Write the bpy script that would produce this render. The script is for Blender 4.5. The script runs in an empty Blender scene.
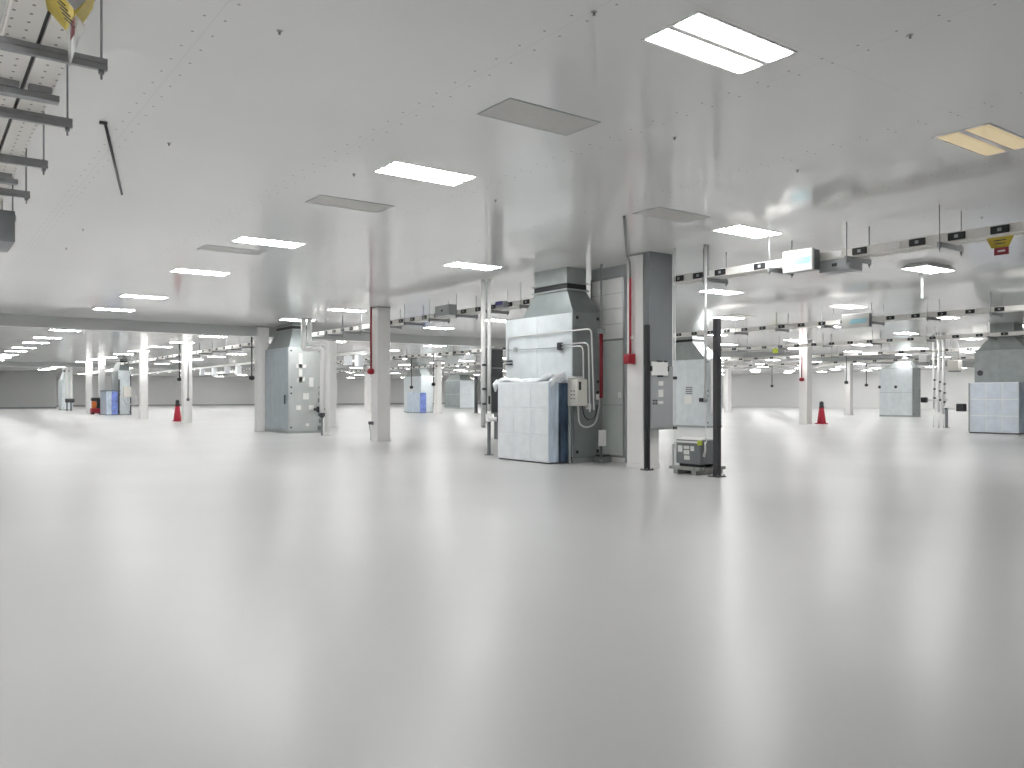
import bpy, bmesh, math, random
from mathutils import Vector, Matrix
random.seed(7)
C = bpy.context.scene.collection
# ------------------------------------------------------------------ survey of the photograph
F, HOR, EYE, CEIL = 820.0, 396.0, 1.6, 4.75
S_, C_ = 602 / math.hypot(602, 820), 820 / math.hypot(602, 820)
def W(px, Z):
    a = (px - 512) / F
    return (Z * (S_ + C_ * a), Z * (C_ - S_ * a))
def fl(px, py): return W(px, EYE * F / (py - HOR))
def onx(x, px):
    Z = x / (S_ + C_ * (px - 512) / F); return W(px, Z)[1], Z
def ony(y, px):
    Z = y / (C_ - S_ * (px - 512) / F); return W(px, Z)[0], Z
def zz(Z, py): return EYE + (HOR - py) * Z / F
def depth(x, y): return S_ * x + C_ * y
def pxl(x, y): return 512 + F * (C_ * x - S_ * y) / depth(x, y)
ORD = ['first', 'second', 'third', 'fourth', 'fifth', 'sixth', 'seventh', 'eighth', 'ninth', 'tenth', 'eleventh', 'twelfth',
       'thirteenth', 'fourteenth', 'fifteenth', 'sixteenth', 'seventeenth', 'eighteenth', 'nineteenth', 'twentieth']
def ordn(k):
    if k < 20: return ORD[k]
    n = k + 1
    tens = {2: 'twenty', 3: 'thirty', 4: 'forty', 5: 'fifty', 6: 'sixty', 7: 'seventy'}[n // 10]
    return (tens[:-1] + 'ieth') if n % 10 == 0 else tens + '-' + ORD[n % 10 - 1]

# ------------------------------------------------------------------ materials
def mat(name, col, rough=0.5, metal=0.0, emit=0.0, ecol=None, var=0.0, vscale=3.0, stretch=(1, 1, 1), spec=0.5, bump=0.0, bscale=20.0, alpha=None, trans=0.0):
    m = bpy.data.materials.new(name); m.use_nodes = True
    nt = m.node_tree; b = nt.nodes['Principled BSDF']
    b.inputs['Base Color'].default_value = (*col, 1)
    b.inputs['Roughness'].default_value = rough
    b.inputs['Metallic'].default_value = metal
    b.inputs['Specular IOR Level'].default_value = spec
    if trans: b.inputs['Transmission Weight'].default_value = trans
    if alpha is not None: b.inputs['Alpha'].default_value = alpha
    if emit:
        b.inputs['Emission Color'].default_value = (*(ecol or col), 1)
        b.inputs['Emission Strength'].default_value = emit
    if var or bump:
        tc = nt.nodes.new('ShaderNodeTexCoord'); mp = nt.nodes.new('ShaderNodeMapping')
        mp.inputs['Scale'].default_value = stretch
        nt.links.new(tc.outputs['Object'], mp.inputs['Vector'])
    if var:
        n = nt.nodes.new('ShaderNodeTexNoise'); n.inputs['Scale'].default_value = vscale; n.inputs['Detail'].default_value = 4
        nt.links.new(mp.outputs['Vector'], n.inputs['Vector'])
        r = nt.nodes.new('ShaderNodeValToRGB')
        r.color_ramp.elements[0].position = .3; r.color_ramp.elements[1].position = .7
        r.color_ramp.elements[0].color = (*[max(0, v * (1 - var)) for v in col], 1)
        r.color_ramp.elements[1].color = (*[min(1, v * (1 + var)) for v in col], 1)
        nt.links.new(n.outputs['Fac'], r.inputs['Fac']); nt.links.new(r.outputs['Color'], b.inputs['Base Color'])
    if bump:
        n2 = nt.nodes.new('ShaderNodeTexNoise'); n2.inputs['Scale'].default_value = bscale; n2.inputs['Detail'].default_value = 3
        nt.links.new(mp.outputs['Vector'], n2.inputs['Vector'])
        bp = nt.nodes.new('ShaderNodeBump'); bp.inputs['Strength'].default_value = bump; bp.inputs['Distance'].default_value = .03
        nt.links.new(n2.outputs['Fac'], bp.inputs['Height']); nt.links.new(bp.outputs['Normal'], b.inputs['Normal'])
    return m
M = {}
M['floor'] = mat('epoxy_floor', (.595, .595, .59), .30, var=.05, vscale=.25, spec=.45, bump=.02, bscale=1.2)
M['wall'] = mat('wall_paint', (.90, .90, .89), .45, var=.02, vscale=.3)
M['wall_grey'] = mat('grey_wall_paint', (.46, .47, .465), .5, var=.03, vscale=.3)
M['soffit'] = mat('soffit_paint', (.50, .51, .51), .35, var=.02, vscale=.5)
M['column'] = mat('column_paint', (.90, .89, .875), .35, var=.02, vscale=1.5)
M['galv'] = mat('galvanised_panel', (.74, .79, .81), .46, .1, var=.06, vscale=2.5)
M['galv_mid'] = mat('galvanised_duct', (.40, .435, .43), .4, .2, var=.10, vscale=3)
M['galv_dark_and_shade'] = mat('dark_galvanised_and_shade', (.30, .335, .335), .42, .25, var=.10, vscale=2)  # dark metal; on the central unit's side face it paints in shade
M['galv_blue'] = mat('blue_grey_galvanised', (.47, .53, .57), .42, .15, var=.07, vscale=2.5)
M['galv_pale'] = mat('pale_grey_galvanised', (.52, .55, .545), .45, .1, var=.05, vscale=2.5)
M['wrapp'] = mat('pale_blue_wrap', (.72, .78, .86), .3, var=.06, vscale=3, bump=.3, bscale=5)
M['steel'] = mat('strut_steel', (.36, .37, .38), .42, .6, var=.08, vscale=6)
M['rod'] = mat('threaded_rod_steel', (.30, .31, .32), .45, .6)
M['conduit'] = mat('conduit_zinc', (.70, .71, .71), .32, .55)
M['conduit_grey'] = mat('grey_conduit', (.27, .28, .28), .45, .3)
M['white'] = mat('white_plastic', (.86, .86, .85), .4)
M['pipe'] = mat('white_pipe_jacket', (.94, .94, .93), .35)
M['cream'] = mat('cream_enamel', (.76, .74, .68), .4)
M['black'] = mat('black_plastic', (.022, .023, .026), .45)
M['char'] = mat('charcoal_paint', (.055, .057, .062), .45, var=.1, vscale=4)
M['greyp'] = mat('grey_enamel', (.22, .235, .245), .42, var=.04, vscale=3)
M['greyl'] = mat('light_grey_enamel', (.42, .44, .45), .42, var=.03, vscale=3)
M['red'] = mat('red_paint', (.42, .02, .035), .4)
M['pipe_red'] = mat('dark_red_pipe', (.27, .02, .035), .4)
M['cone'] = mat('cone_red_rubber', (.46, .012, .04), .5)
M['orange'] = mat('orange_paint', (.75, .20, .04), .45)
M['wrap'] = mat('white_film_wrap', (.88, .915, .94), .28, var=.04, vscale=4, bump=.35, bscale=6)
M['wrapb'] = mat('pale_blue_film', (.58, .67, .78), .3, var=.22, vscale=3, stretch=(3, 3, .6), bump=.3, bscale=6)
M['wrapn'] = mat('navy_blue_film', (.05, .085, .14), .35, var=.5, vscale=2.2, stretch=(2, 2, .7), bump=.3, bscale=5)
M['wrapblue'] = mat('bright_blue_film', (.23, .31, .72), .35, var=.3, vscale=4)
M['lens'] = mat('lit_lens', (1, 1, 1), .5, emit=35.5, ecol=(1, .995, .985))
M['lens_amber'] = mat('dim_amber_lens', (.80, .66, .40), .4, emit=.32, ecol=(1, .80, .48))
M['frame'] = mat('light_frame_white', (.88, .88, .87), .4)
M['vent'] = mat('vent_grey', (.58, .57, .55), .5, var=.04, vscale=8)
M['dark'] = mat('dark_gap', (.07, .07, .07), .6)
M['yellow'] = mat('yellow_sheet', (.56, .43, .04), .5, var=.15, vscale=9)
M['cyan'] = mat('cyan_print', (.45, .80, .90), .45)
M['film'] = mat('clear_film', (.86, .86, .85), .25, alpha=.5)
M['violet'] = mat('violet_label', (.10, .09, .32), .5)
M['lime'] = mat('lime_tag', (.62, .70, .05), .5)
M['glass'] = mat('glazed_panel', (.72, .77, .75), .16, 0, var=.10, vscale=1.1)
M['paper'] = mat('paper_label', (.88, .88, .86), .6)
M['wood'] = mat('skid_grey_timber', (.36, .37, .35), .7, var=.2, vscale=8)

# ceiling: glossy white panels, seams and rows of rivets in the material
def ceiling_mat():
    m = bpy.data.materials.new('ceiling_panels'); m.use_nodes = True
    nt = m.node_tree; N = nt.nodes; L = nt.links; b = N['Principled BSDF']
    tc = N.new('ShaderNodeTexCoord'); sp = N.new('ShaderNodeSeparateXYZ'); L.new(tc.outputs['Object'], sp.inputs[0])
    def ma(op, a, bb=None, cc=None):
        n = N.new('ShaderNodeMath'); n.operation = op
        for i, v in enumerate((a, bb, cc)):
            if v is None: continue
            if isinstance(v, (int, float)): n.inputs[i].default_value = v
            else: L.new(v, n.inputs[i])
        return n.outputs[0]
    x, y = sp.outputs[0], sp.outputs[1]
    P = 2.45
    xs = ma('SUBTRACT', ma('MODULO', ma('ADD', x, 100 * P - 2.05 + P / 2), P), P / 2)     # signed distance to a seam in x
    ax = ma('ABSOLUTE', xs)
    seam_x = ma('LESS_THAN', ax, .005)
    ys = ma('ABSOLUTE', ma('SUBTRACT', ma('MODULO', ma('ADD', y, 400 + 1.2), 6.1), 3.05))
    seam_y = ma('LESS_THAN', ys, .004)
    yd = ma('SUBTRACT', ma('MODULO', ma('ADD', y, 400), .36), .18)
    dx = ma('SUBTRACT', ax, .085)
    d2 = ma('ADD', ma('MULTIPLY', dx, dx), ma('MULTIPLY', yd, yd))
    riv = ma('LESS_THAN', d2, .013 * .013)
    mask = ma('MAXIMUM', ma('MULTIPLY', ma('MAXIMUM', seam_x, seam_y), .10), ma('MULTIPLY', riv, .6))
    n = N.new('ShaderNodeTexNoise'); n.inputs['Scale'].default_value = .35; n.inputs['Detail'].default_value = 3
    L.new(tc.outputs['Object'], n.inputs['Vector'])
    cr = N.new('ShaderNodeValToRGB')
    cr.color_ramp.elements[0].position = .3; cr.color_ramp.elements[1].position = .7
    cr.color_ramp.elements[0].color = (.83, .83, .825, 1); cr.color_ramp.elements[1].color = (.87, .87, .865, 1)
    L.new(n.outputs['Fac'], cr.inputs['Fac'])
    mix = N.new('ShaderNodeMix'); mix.data_type = 'RGBA'
    L.new(mask, mix.inputs[0]); L.new(cr.outputs['Color'], mix.inputs[6]); mix.inputs[7].default_value = (.10, .10, .10, 1)
    L.new(mix.outputs[2], b.inputs['Base Color'])
    b.inputs['Roughness'].default_value = .10; b.inputs['Specular IOR Level'].default_value = .55
    n2 = N.new('ShaderNodeTexNoise'); n2.inputs['Scale'].default_value = .8; n2.inputs['Detail'].default_value = 2
    L.new(tc.outputs['Object'], n2.inputs['Vector'])
    bp = N.new('ShaderNodeBump'); bp.inputs['Strength'].default_value = .012; bp.inputs['Distance'].default_value = .02
    L.new(n2.outputs['Fac'], bp.inputs['Height']); L.new(bp.outputs['Normal'], b.inputs['Normal'])
    return m
M['ceiling'] = ceiling_mat()

def busbar_mat():
    m = mat('busway_white_punched', (.74, .72, .68), .45)
    nt = m.node_tree; N = nt.nodes; L = nt.links; b = N['Principled BSDF']
    tc = N.new('ShaderNodeTexCoord'); sp = N.new('ShaderNodeSeparateXYZ'); L.new(tc.outputs['Object'], sp.inputs[0])
    def ma(op, a, bb):
        n = N.new('ShaderNodeMath'); n.operation = op
        for i, v in enumerate((a, bb)):
            if isinstance(v, (int, float)): n.inputs[i].default_value = v
            else: L.new(v, n.inputs[i])
        return n.outputs[0]
    dx = ma('SUBTRACT', ma('MODULO', ma('ADD', sp.outputs[0], 100.0 + .03), .10), .05)
    dy = ma('SUBTRACT', ma('MODULO', ma('ADD', sp.outputs[1], 100.0), .15), .075)
    d2 = ma('ADD', ma('MULTIPLY', dx, dx), ma('MULTIPLY', ma('MULTIPLY', dy, dy), .5))
    sn = N.new('ShaderNodeSeparateXYZ'); L.new(tc.outputs['Normal'], sn.inputs[0])
    k = ma('MULTIPLY', ma('MULTIPLY', ma('LESS_THAN', d2, .011 ** 2), ma('LESS_THAN', sn.outputs[2], -.5)), .75)
    mix = N.new('ShaderNodeMix'); mix.data_type = 'RGBA'
    L.new(k, mix.inputs[0]); mix.inputs[6].default_value = (.86, .84, .80, 1); mix.inputs[7].default_value = (.12, .11, .10, 1)
    L.new(mix.outputs[2], b.inputs['Base Color'])
    return m
M['busbar'] = busbar_mat()

# ------------------------------------------------------------------ mesh builder
class MB:
    def __init__(s): s.bm = bmesh.new()
    def _v(s, pts): return [s.bm.verts.new(p) for p in pts]
    def hexa(s, p, m=0):
        v = s._v(p)
        for f in ((0, 3, 2, 1), (4, 5, 6, 7), (0, 1, 5, 4), (1, 2, 6, 5), (2, 3, 7, 6), (3, 0, 4, 7)):
            s.bm.faces.new([v[i] for i in f]).material_index = m
        return s
    def box(s, x0, x1, y0, y1, z0, z1, m=0, bev=0.0):
        if bev > 0:
            t = bmesh.new()
            bmesh.ops.create_cube(t, size=1)
            for v in t.verts:
                v.co = Vector(((x0 + x1) / 2 + v.co.x * (x1 - x0), (y0 + y1) / 2 + v.co.y * (y1 - y0), (z0 + z1) / 2 + v.co.z * (z1 - z0)))
            bmesh.ops.bevel(t, geom=list(t.edges), offset=min(bev, .45 * min(x1 - x0, y1 - y0, z1 - z0)), segments=2, affect='EDGES', profile=.5)
            mp = {v: s.bm.verts.new(v.co) for v in t.verts}
            for f in t.faces: s.bm.faces.new([mp[v] for v in f.verts]).material_index = m
            t.free(); return s
        return s.hexa([(x0, y0, z0), (x1, y0, z0), (x1, y1, z0), (x0, y1, z0), (x0, y0, z1), (x1, y0, z1), (x1, y1, z1), (x0, y1, z1)], m)
    def frustum(s, a, z0, b, z1, m=0):      # a, b = (x0,x1,y0,y1)
        return s.hexa([(a[0], a[2], z0), (a[1], a[2], z0), (a[1], a[3], z0), (a[0], a[3], z0),
                       (b[0], b[2], z1), (b[1], b[2], z1), (b[1], b[3], z1), (b[0], b[3], z1)], m)
    def tube(s, pts, r, seg=10, m=0, cap=True):
        pts = [Vector(p) for p in pts]; rings = []; up = None
        for i, p in enumerate(pts):
            if i == 0: d = pts[1] - p
            elif i == len(pts) - 1: d = p - pts[i - 1]
            else: d = (pts[i + 1] - p).normalized() + (p - pts[i - 1]).normalized()
            d.normalize()
            if up is None:
                up = Vector((0, 0, 1)) if abs(d.z) < .9 else Vector((1, 0, 0))
            a = d.cross(up)
            if a.length < 1e-4: a = d.orthogonal()
            a.normalize(); bb = d.cross(a).normalized(); up = -bb if (-bb).dot(up) > 0 else bb
            rr = r[i] if isinstance(r, (list, tuple)) else r
            rings.append(s._v([p + a * (rr * math.cos(2 * math.pi * k / seg)) + bb * (rr * math.sin(2 * math.pi * k / seg)) for k in range(seg)]))
        for i in range(len(rings) - 1):
            for k in range(seg):
                f = s.bm.faces.new((rings[i][k], rings[i][(k + 1) % seg], rings[i + 1][(k + 1) % seg], rings[i + 1][k])); f.material_index = m; f.smooth = True
        if cap:
            s.bm.faces.new(rings[0][::-1]).material_index = m; s.bm.faces.new(rings[-1]).material_index = m
        return s
    def lathe(s, prof, cx=0, cy=0, seg=20, m=0):
        return s.tube([(cx, cy, z) for r, z in prof], [max(r, .001) for r, z in prof], seg, m)
    def prism(s, poly, axis, a, b, m=0):    # poly in the two other axes, extruded a..b along axis
        def P(u, v, w): return {'x': (w, u, v), 'y': (u, w, v), 'z': (u, v, w)}[axis]
        A = s._v([P(u, v, a) for u, v in poly]); B = s._v([P(u, v, b) for u, v in poly]); n = len(poly)
        s.bm.faces.new(A[::-1]).material_index = m; s.bm.faces.new(B).material_index = m
        for i in range(n): s.bm.faces.new((A[i], A[(i + 1) % n], B[(i + 1) % n], B[i])).material_index = m
        return s
    def build(s, name, mats, parent=None, origin=(0, 0, 0), bevel=0.0):
        bmesh.ops.recalc_face_normals(s.bm, faces=list(s.bm.faces))
        me = bpy.data.meshes.new(name)
        if any(origin): bmesh.ops.translate(s.bm, verts=list(s.bm.verts), vec=-Vector(origin))
        s.bm.to_mesh(me); s.bm.free()
        for k in (mats if isinstance(mats, (list, tuple)) else [mats]): me.materials.append(M[k])
        o = bpy.data.objects.new(name, me); C.objects.link(o)
        if parent is not None: o.parent = parent
        if bevel:
            md = o.modifiers.new('edge', 'BEVEL'); md.width = bevel; md.segments = 2; md.limit_method = 'ANGLE'
        return o
def fillet(pts, r, n=5):
    pts = [Vector(p) for p in pts]; out = [pts[0]]
    for i in range(1, len(pts) - 1):
        a, b, c = pts[i - 1], pts[i], pts[i + 1]
        d1, d2 = (a - b), (c - b); q = min(r, .49 * d1.length, .49 * d2.length)
        p0, p1 = b + d1.normalized() * q, b + d2.normalized() * q
        for k in range(n + 1):
            t = k / n; out.append(p0 * (1 - t) ** 2 + b * 2 * t * (1 - t) + p1 * t * t)
    out.append(pts[-1]); return out
class Thing:
    def __init__(s, name, label, cat, loc, group=None):
        o = bpy.data.objects.new(name, None); C.objects.link(o); o.location = loc; o.empty_display_size = .2
        o['label'] = label; o['category'] = cat
        if group: o['group'] = group
        s.o = o; s.loc = tuple(loc)
    def part(s, name, mb, mats, label=None, parent=None, bevel=0.0):     # mesh given in world coordinates
        o = mb.build(name, mats, parent or s.o, s.loc, bevel)
        if label: o['label'] = label
        return o
def solo(name, mb, mats, label, cat, loc, group=None, bevel=0.0):
    o = mb.build(name, mats, None, loc, bevel); o.location = loc
    o['label'] = label; o['category'] = cat
    if group: o['group'] = group
    return o
def struct(name, mb, mats):
    o = mb.build(name, mats); o['kind'] = 'structure'; return o
def copy_tree(o, parent=None):
    c = o.copy(); C.objects.link(c)
    if parent is not None: c.parent = parent
    for ch in [k for k in o.children]: copy_tree(ch, c)
    return c

# ------------------------------------------------------------------ the room
X0, X1, Y0, Y1 = -9.0, 100.0, -10.0, 140.0
struct('floor', MB().box(X0, X1, Y0, Y1, -.2, 0), 'floor')
struct('ceiling', MB().box(X0, X1, Y0, Y1, CEIL, CEIL + .2), 'ceiling')
struct('wall_far', MB().box(X0, X1, Y1, Y1 + .3, 0, CEIL), 'wall')
struct('wall_right', MB().box(X1, X1 + .3, Y0, Y1, 0, CEIL), 'wall')
struct('wall_left', MB().box(X0 - .3, X0, Y0, Y1, 0, CEIL), 'wall')
struct('wall_near', MB().box(X0, X1, Y0 - .3, Y0, 0, CEIL), 'wall')
struct('wall_grey', MB().box(X0, 15.2, 120, Y1, 0, CEIL), 'wall_grey')
struct('trim_1', MB().box(X0, X1, 36.9, 37.5, CEIL - .44, CEIL), 'soffit')
struct('trim_2', MB().box(X0, X1, 88.0, 88.6, CEIL - .38, CEIL), 'soffit')
struct('baseboard_far', MB().box(15.2, X1, Y1 - .03, Y1, 0, .22), 'greyl')
struct('baseboard_grey', MB().box(X0, 15.2, 119.97, 120, 0, .22), 'greyp')

# ------------------------------------------------------------------ ceiling lights
LX, LY = .67, .33
def light_parts(lens='lens'):
    fr = MB()
    for a in ((-LX, LX, -LY, -LY + .025), (-LX, LX, LY - .025, LY), (-LX, -LX + .025, -LY + .025, LY - .025), (LX - .025, LX, -LY + .025, LY - .025)):
        fr.box(a[0], a[1], a[2], a[3], -.008, .004)
    fr.box(-LX + .025, LX - .025, -LY + .025, LY - .025, -.002, .004)
    bar = MB().box(-LX + .025, LX - .025, -.032, .032, -.010, -.002)
    ls = []
    for sg in (-1, 1):
        m = MB(); y0, y1 = sorted((sg * .04, sg * (LY - .03)))
        m.frustum((-LX + .035, LX - .035, y0 + .03, y1 - .03), -.014, (-LX + .03, LX - .03, y0, y1), -.003)
        ls.append(m)
    return fr, bar, ls
def make_light(lens, label, loc):
    t = bpy.data.objects.new('ceiling_light', None); C.objects.link(t)
    t['label'] = label; t['category'] = 'ceiling light'; t['group'] = 'recessed ceiling lights'; t.location = loc
    fr, bar, ls = light_parts()
    fr.build('frame', 'frame', t); bar.build('centre_bar', 'frame', t)
    for m in ls: m.build('lens', lens, t)
    return t
def flat_light_mesh():
    m = MB()
    for a in ((-LX, LX, -LY, -LY + .025), (-LX, LX, LY - .025, LY), (-LX, -LX + .025, -LY + .025, LY - .025), (LX - .025, LX, -LY + .025, LY - .025), (-LX + .025, LX - .025, -.03, .03)):
        m.box(a[0], a[1], a[2], a[3], -.010, .004)
    m.box(-LX + .03, LX - .03, .032, LY - .03, -.014, -.001, m=1); m.box(-LX + .03, LX - .03, -LY + .03, -.032, -.014, -.001, m=1)
    return m
xs = [6.0 + 6.87 * k for k in range(14)]
ys = [4.83, 10.1, 16.5, 21.5, 27.9, 32.7]
k = 0
while ys[-1] < 134: ys.append(ys[-6] + 34.2 if False else (39.1, 44.4, 50.6, 55.7, 61.9, 67.0, 73.2, 78.3, 84.5, 90.5, 95.8, 100.9, 107.1, 112.2, 118.4, 123.5, 129.7, 134.8)[k]); k += 1
rowname = ['leftmost row'] + [f'{ORD[k]} row from the left' for k in range(1, 14)]
proto = None; fproto = None; NL = 0
special = {(0, 0): 'big bright twin-lens ceiling light nearest the camera, top right', (0, 1): 'lit ceiling light between the two grey ceiling panels',
           (1, 1): 'lit ceiling light above the black post and compressor', (2, 1): 'lit light hanging just below the ceiling at right, white pipe under it'}
placed = []
for i, x in enumerate(xs):
    cnt = 0
    for j, y in enumerate(ys):
        if y > 138 or (x < 15.8 and y > 114): continue
        px = pxl(x, y); Z = depth(x, y)
        if (i, j) in ((1, 0), (1, 2), (1, 3)): continue
        if not (-40 < px < 1064) or Z > 165: continue
        if Z > 112 and (i + j) % 2: continue
        placed.append((i, j, x - max(0, (30 - y) * .005) if i == 0 else x + (.08 if i == 1 else .05 if i == 2 else 0), y - ({10.1: .1, 16.5: .24}.get(y, 0) if i else 0), Z, cnt)); cnt += 1
for i, j, x, y, Z, cnt in placed:
    lab = special.get((i, j)) or f'lit white ceiling light, {ordn(cnt)} from the camera in the {rowname[i]}'
    zl = CEIL
    if Z < 46:
        if proto is None: o = proto = make_light('lens', lab, (x, y, zl))
        else: o = copy_tree(proto)
    else:
        if fproto is None:
            o = fproto = flat_light_mesh().build('ceiling_light', ['frame', 'lens'])
            o['category'] = 'ceiling light'; o['group'] = 'recessed ceiling lights'
        else: o = fproto.copy(); C.objects.link(o)
    if (i, j) == (2, 1):                         # this one hangs a hand's breadth below the ceiling on its housing
        zl = CEIL - .10
        MB().frustum((-LX - .02, LX + .02, -LY - .02, LY + .02), .0, (-LX + .10, LX - .10, -LY + .08, LY - .08), .10).build('housing', 'frame', o)
    o['label'] = lab; o.location = (x, y, zl); NL += 1
o = copy_tree(proto); o['label'] = 'lit ceiling light in front of the square duct of the central air handler'; o.location = (11.0, 16.58, CEIL)
make_light('lens_amber', 'dim yellowish ceiling light at the right edge, not fully lit', (10.70, 4.69, CEIL))
for n, (x, y) in enumerate(OUT := [(-.9, 10.1), (-.9, 21.5), (-.9, 32.7), (19.8, 4.83), (26.7, 4.83), (40.3, 4.83), (-.9, 4.83), (-.9, 16.5), (-.9, 27.9), (-5.5, 4.83)]):  # unseen lights added to brighten the near floor and ceiling
    o = copy_tree(proto); o.location = (x, y, CEIL); o['label'] = 'added lit ceiling light outside the view, beside or behind the camera'; o['group'] = 'added ceiling lights outside the view'

# ------------------------------------------------------------------ flush ceiling vents, sprinklers
def vent(x, y, label, lx=.65, ly=.31):
    t = Thing('ceiling_vent', label, 'ceiling vent', (x, y, CEIL), 'grey ceiling panels between the lights')
    fr = MB()
    for a in ((-lx, lx, -ly, -ly + .02), (-lx, lx, ly - .02, ly), (-lx, -lx + .02, -ly + .02, ly - .02), (lx - .02, lx, -ly + .02, ly - .02)):
        fr.box(x + a[0], x + a[1], y + a[2], y + a[3], CEIL - .008, CEIL + .003)
    t.part('frame', fr, 'galv_mid')
    g = MB().box(x - lx + .02, x + lx - .02, y - ly + .02, y + ly - .02, CEIL - .006, CEIL + .003)
    t.part('face_panel', g, 'vent')
    return t
vent(5.75, 7.3, 'grey flush ceiling panel nearest the camera, top centre')
vent(5.82, 12.42, 'grey flush ceiling panel behind the second light of the left row')
vent(5.6, 17.84, 'grey flush ceiling panel just under the third light of the left row')
vent(10.69, 9.86, 'pale flush ceiling panel in front of the white column with the red conduit')
vent(26.3, 20.7, 'grey ceiling panel seen edge-on above the tall black post')
spr = [(2.57, 6.89, 'tiny sprinkler head near the top left, between the busway and the light row'), (2.6, 10.76, 'tiny sprinkler head right of the dark rod lying on the ceiling'),
       (2.63, 17.26, 'tiny sprinkler head below the tip of the dark ceiling rod'), (2.68, 19.69, 'tiny sprinkler head farthest left on the ceiling'),
       (5.08, 10.71, 'tiny sprinkler head left of the second light'), (7.58, 10.78, 'tiny sprinkler head right of the second light'),
       (9.97, 6.86, 'tiny sprinkler head left of the dim yellowish light'), (7.5, 6.87, 'tiny sprinkler head below the biggest light'),
       (4.52, 5.02, 'tiny sprinkler head left of the biggest light at the top edge'), (15.21, 6.74, 'tiny sprinkler head above the busway with the yellow tag'),
       (7.03, 3.71, 'tiny sprinkler head at the top right corner of the ceiling')]
for x, y, lab in spr:
    t = Thing('sprinkler_head', lab, 'sprinkler', (x, y, CEIL), 'sprinkler heads')
    t.part('escutcheon', MB().lathe([(.020, CEIL - .008), (.026, CEIL - .005), (.026, CEIL + .004)], x, y, 14), 'galv_mid')
    t.part('nozzle', MB().lathe([(.012, CEIL - .032), (.014, CEIL - .029), (.007, CEIL - .024), (.008, CEIL - .006)], x, y, 10), 'rod')

# ------------------------------------------------------------------ columns
def column(x, y, label, w=.5, base=True, plate=False):
    """x, y = corner nearest the camera"""
    t = Thing('column', label, 'column', (x, y, 0), 'square white columns')
    t.part('shaft', MB().box(x, x + w, y, y + w, .10, CEIL), 'column', bevel=.012)
    t.part('base_trim', MB().box(x - .012, x + w + .012, y - .012, y + w + .012, 0, .10), 'column', bevel=.006)
    t.part('cap_trim', MB().box(x - .015, x + w + .015, y - .015, y + w + .015, CEIL - .035, CEIL), 'steel')
    return t
CX1, CY1 = W(643, 18.0)
column(CX1, CY1, 'white square column nearest the camera, with red conduit and red box')
CX2, CY2 = W(377.6, 28.8)
c2 = column(CX2, CY2, 'white square column standing alone left of centre, red drop box on it')
column(*W(258.3, 37.1), 'white square column left of the grey panelled air handler')
for px, Z, lab in ((183.5, None, 'white square column right behind the left red cone'), (140.5, None, 'white square column left of the left red cone'),
                   (101.0, -1, 'white square column behind the blue wrapped crate'), (86.5, None, 'bright white square column left of the small red machine'),
                   (807, 46.4, 'white square column just left of the right red cone'), (437, 73.0, 'white square column right of the small pale blue crate'),
                   (366.5, 84.5, 'distant white column peeking from behind the lone left-centre column'), (850, 68.5, 'distant white column right of the right red cone'),
                   (327.5, 42.0, 'white column right of the air handler with bright white pipes'), (728, 79.5, 'distant white column right of the tall black post')):
    column(*((13.2, 78.3) if Z == -1 else W(px, Z) if Z else (13.2, onx(13.2, px)[0])), lab, w=.5)

# ------------------------------------------------------------------ busways
def hanger_proto(x0, x1, z0, xl):
    """trapeze: strut across under the bars plus two threaded rods; local origin at ceiling above x = 0"""
    t = bpy.data.objects.new('trapeze_hanger', None); C.objects.link(t); t['category'] = 'strut hanger'
    s = MB()
    s.box(x0, x1, -.021, .021, z0 - CEIL, z0 - CEIL + .038); s.box(x0, x1, -.021, .021, z0 - CEIL + .048, z0 - CEIL + .086)
    s.box(x0, x1, -.014, .014, z0 - CEIL + .036, z0 - CEIL + .05)
    s.build('strut', 'steel', t)
    for x in (x0 + .04, x1 - .04):
        r = MB().tube([(x, 0, z0 - CEIL - .07), (x, 0, 0)], .009, 8).build('threaded_rod', 'rod', t)
        MB().tube([(x, 0, z0 - CEIL - .03), (x, 0, z0 - CEIL - .0)], .022, 6).build('nut', 'rod', r)
    return t
def cover_mesh(name):
    m = MB(); m.box(-.028, 0, -.14, .14, -.062, .062, bev=.012); m.box(-.032, -.027, -.03, .03, -.026, .026, m=1)
    o = m.build(name, ['black', 'greyl']); return o
BZ = 4.05                                    # underside of the struts
ZB0 = BZ + .086                              # underside of the bars
hproto = None; cproto = None; lproto = None
def busway(x, y0, y1, label, hname, hy0, hstep, hn, cov, plates=(), small=False):
    global hproto, cproto, lproto
    t = Thing('busway', label, 'busway', (x, y0, ZB0), 'overhead busways')
    for q in (0, 1):
        xa = x + .23 * q
        m = MB(); m.box(xa, xa + .2, y0, y1, ZB0, ZB0 + .02); m.box(xa + .012, xa + .188, y0, y1, ZB0 + .02, ZB0 + .13); m.box(xa, xa + .2, y0, y1, ZB0 + .13, ZB0 + .15)
        t.part('bar_housing', m, 'busbar')
    t.part('gap_strip', MB().box(x + .201, x + .229, y0, y1, ZB0 + .03, ZB0 + .12), 'dark')
    for y in cov:
        if cproto is None: o = cproto = cover_mesh('joint_cover')
        else: o = cproto.copy(); C.objects.link(o)
        o.parent = t.o; o.location = (.012, y - y0, .076)
    for y in plates:
        if lproto is None: o = lproto = MB().box(-.012, 0, -.1, .1, -.045, .045).build('label_plate', 'paper')
        else: o = lproto.copy(); C.objects.link(o)
        o.parent = t.o; o.location = (.012, y - y0, .076)
    for k in range(hn):
        if hproto is None: o = hproto = hanger_proto(-.15, .67, BZ, 0)
        else: o = copy_tree(hproto)
        o['label'] = f'strut hanger with two rods, {ordn(k)} from the camera {hname}'
        o['group'] = 'strut hangers'; o.location = (x, hy0 + hstep * k, CEIL)
    return t
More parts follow.
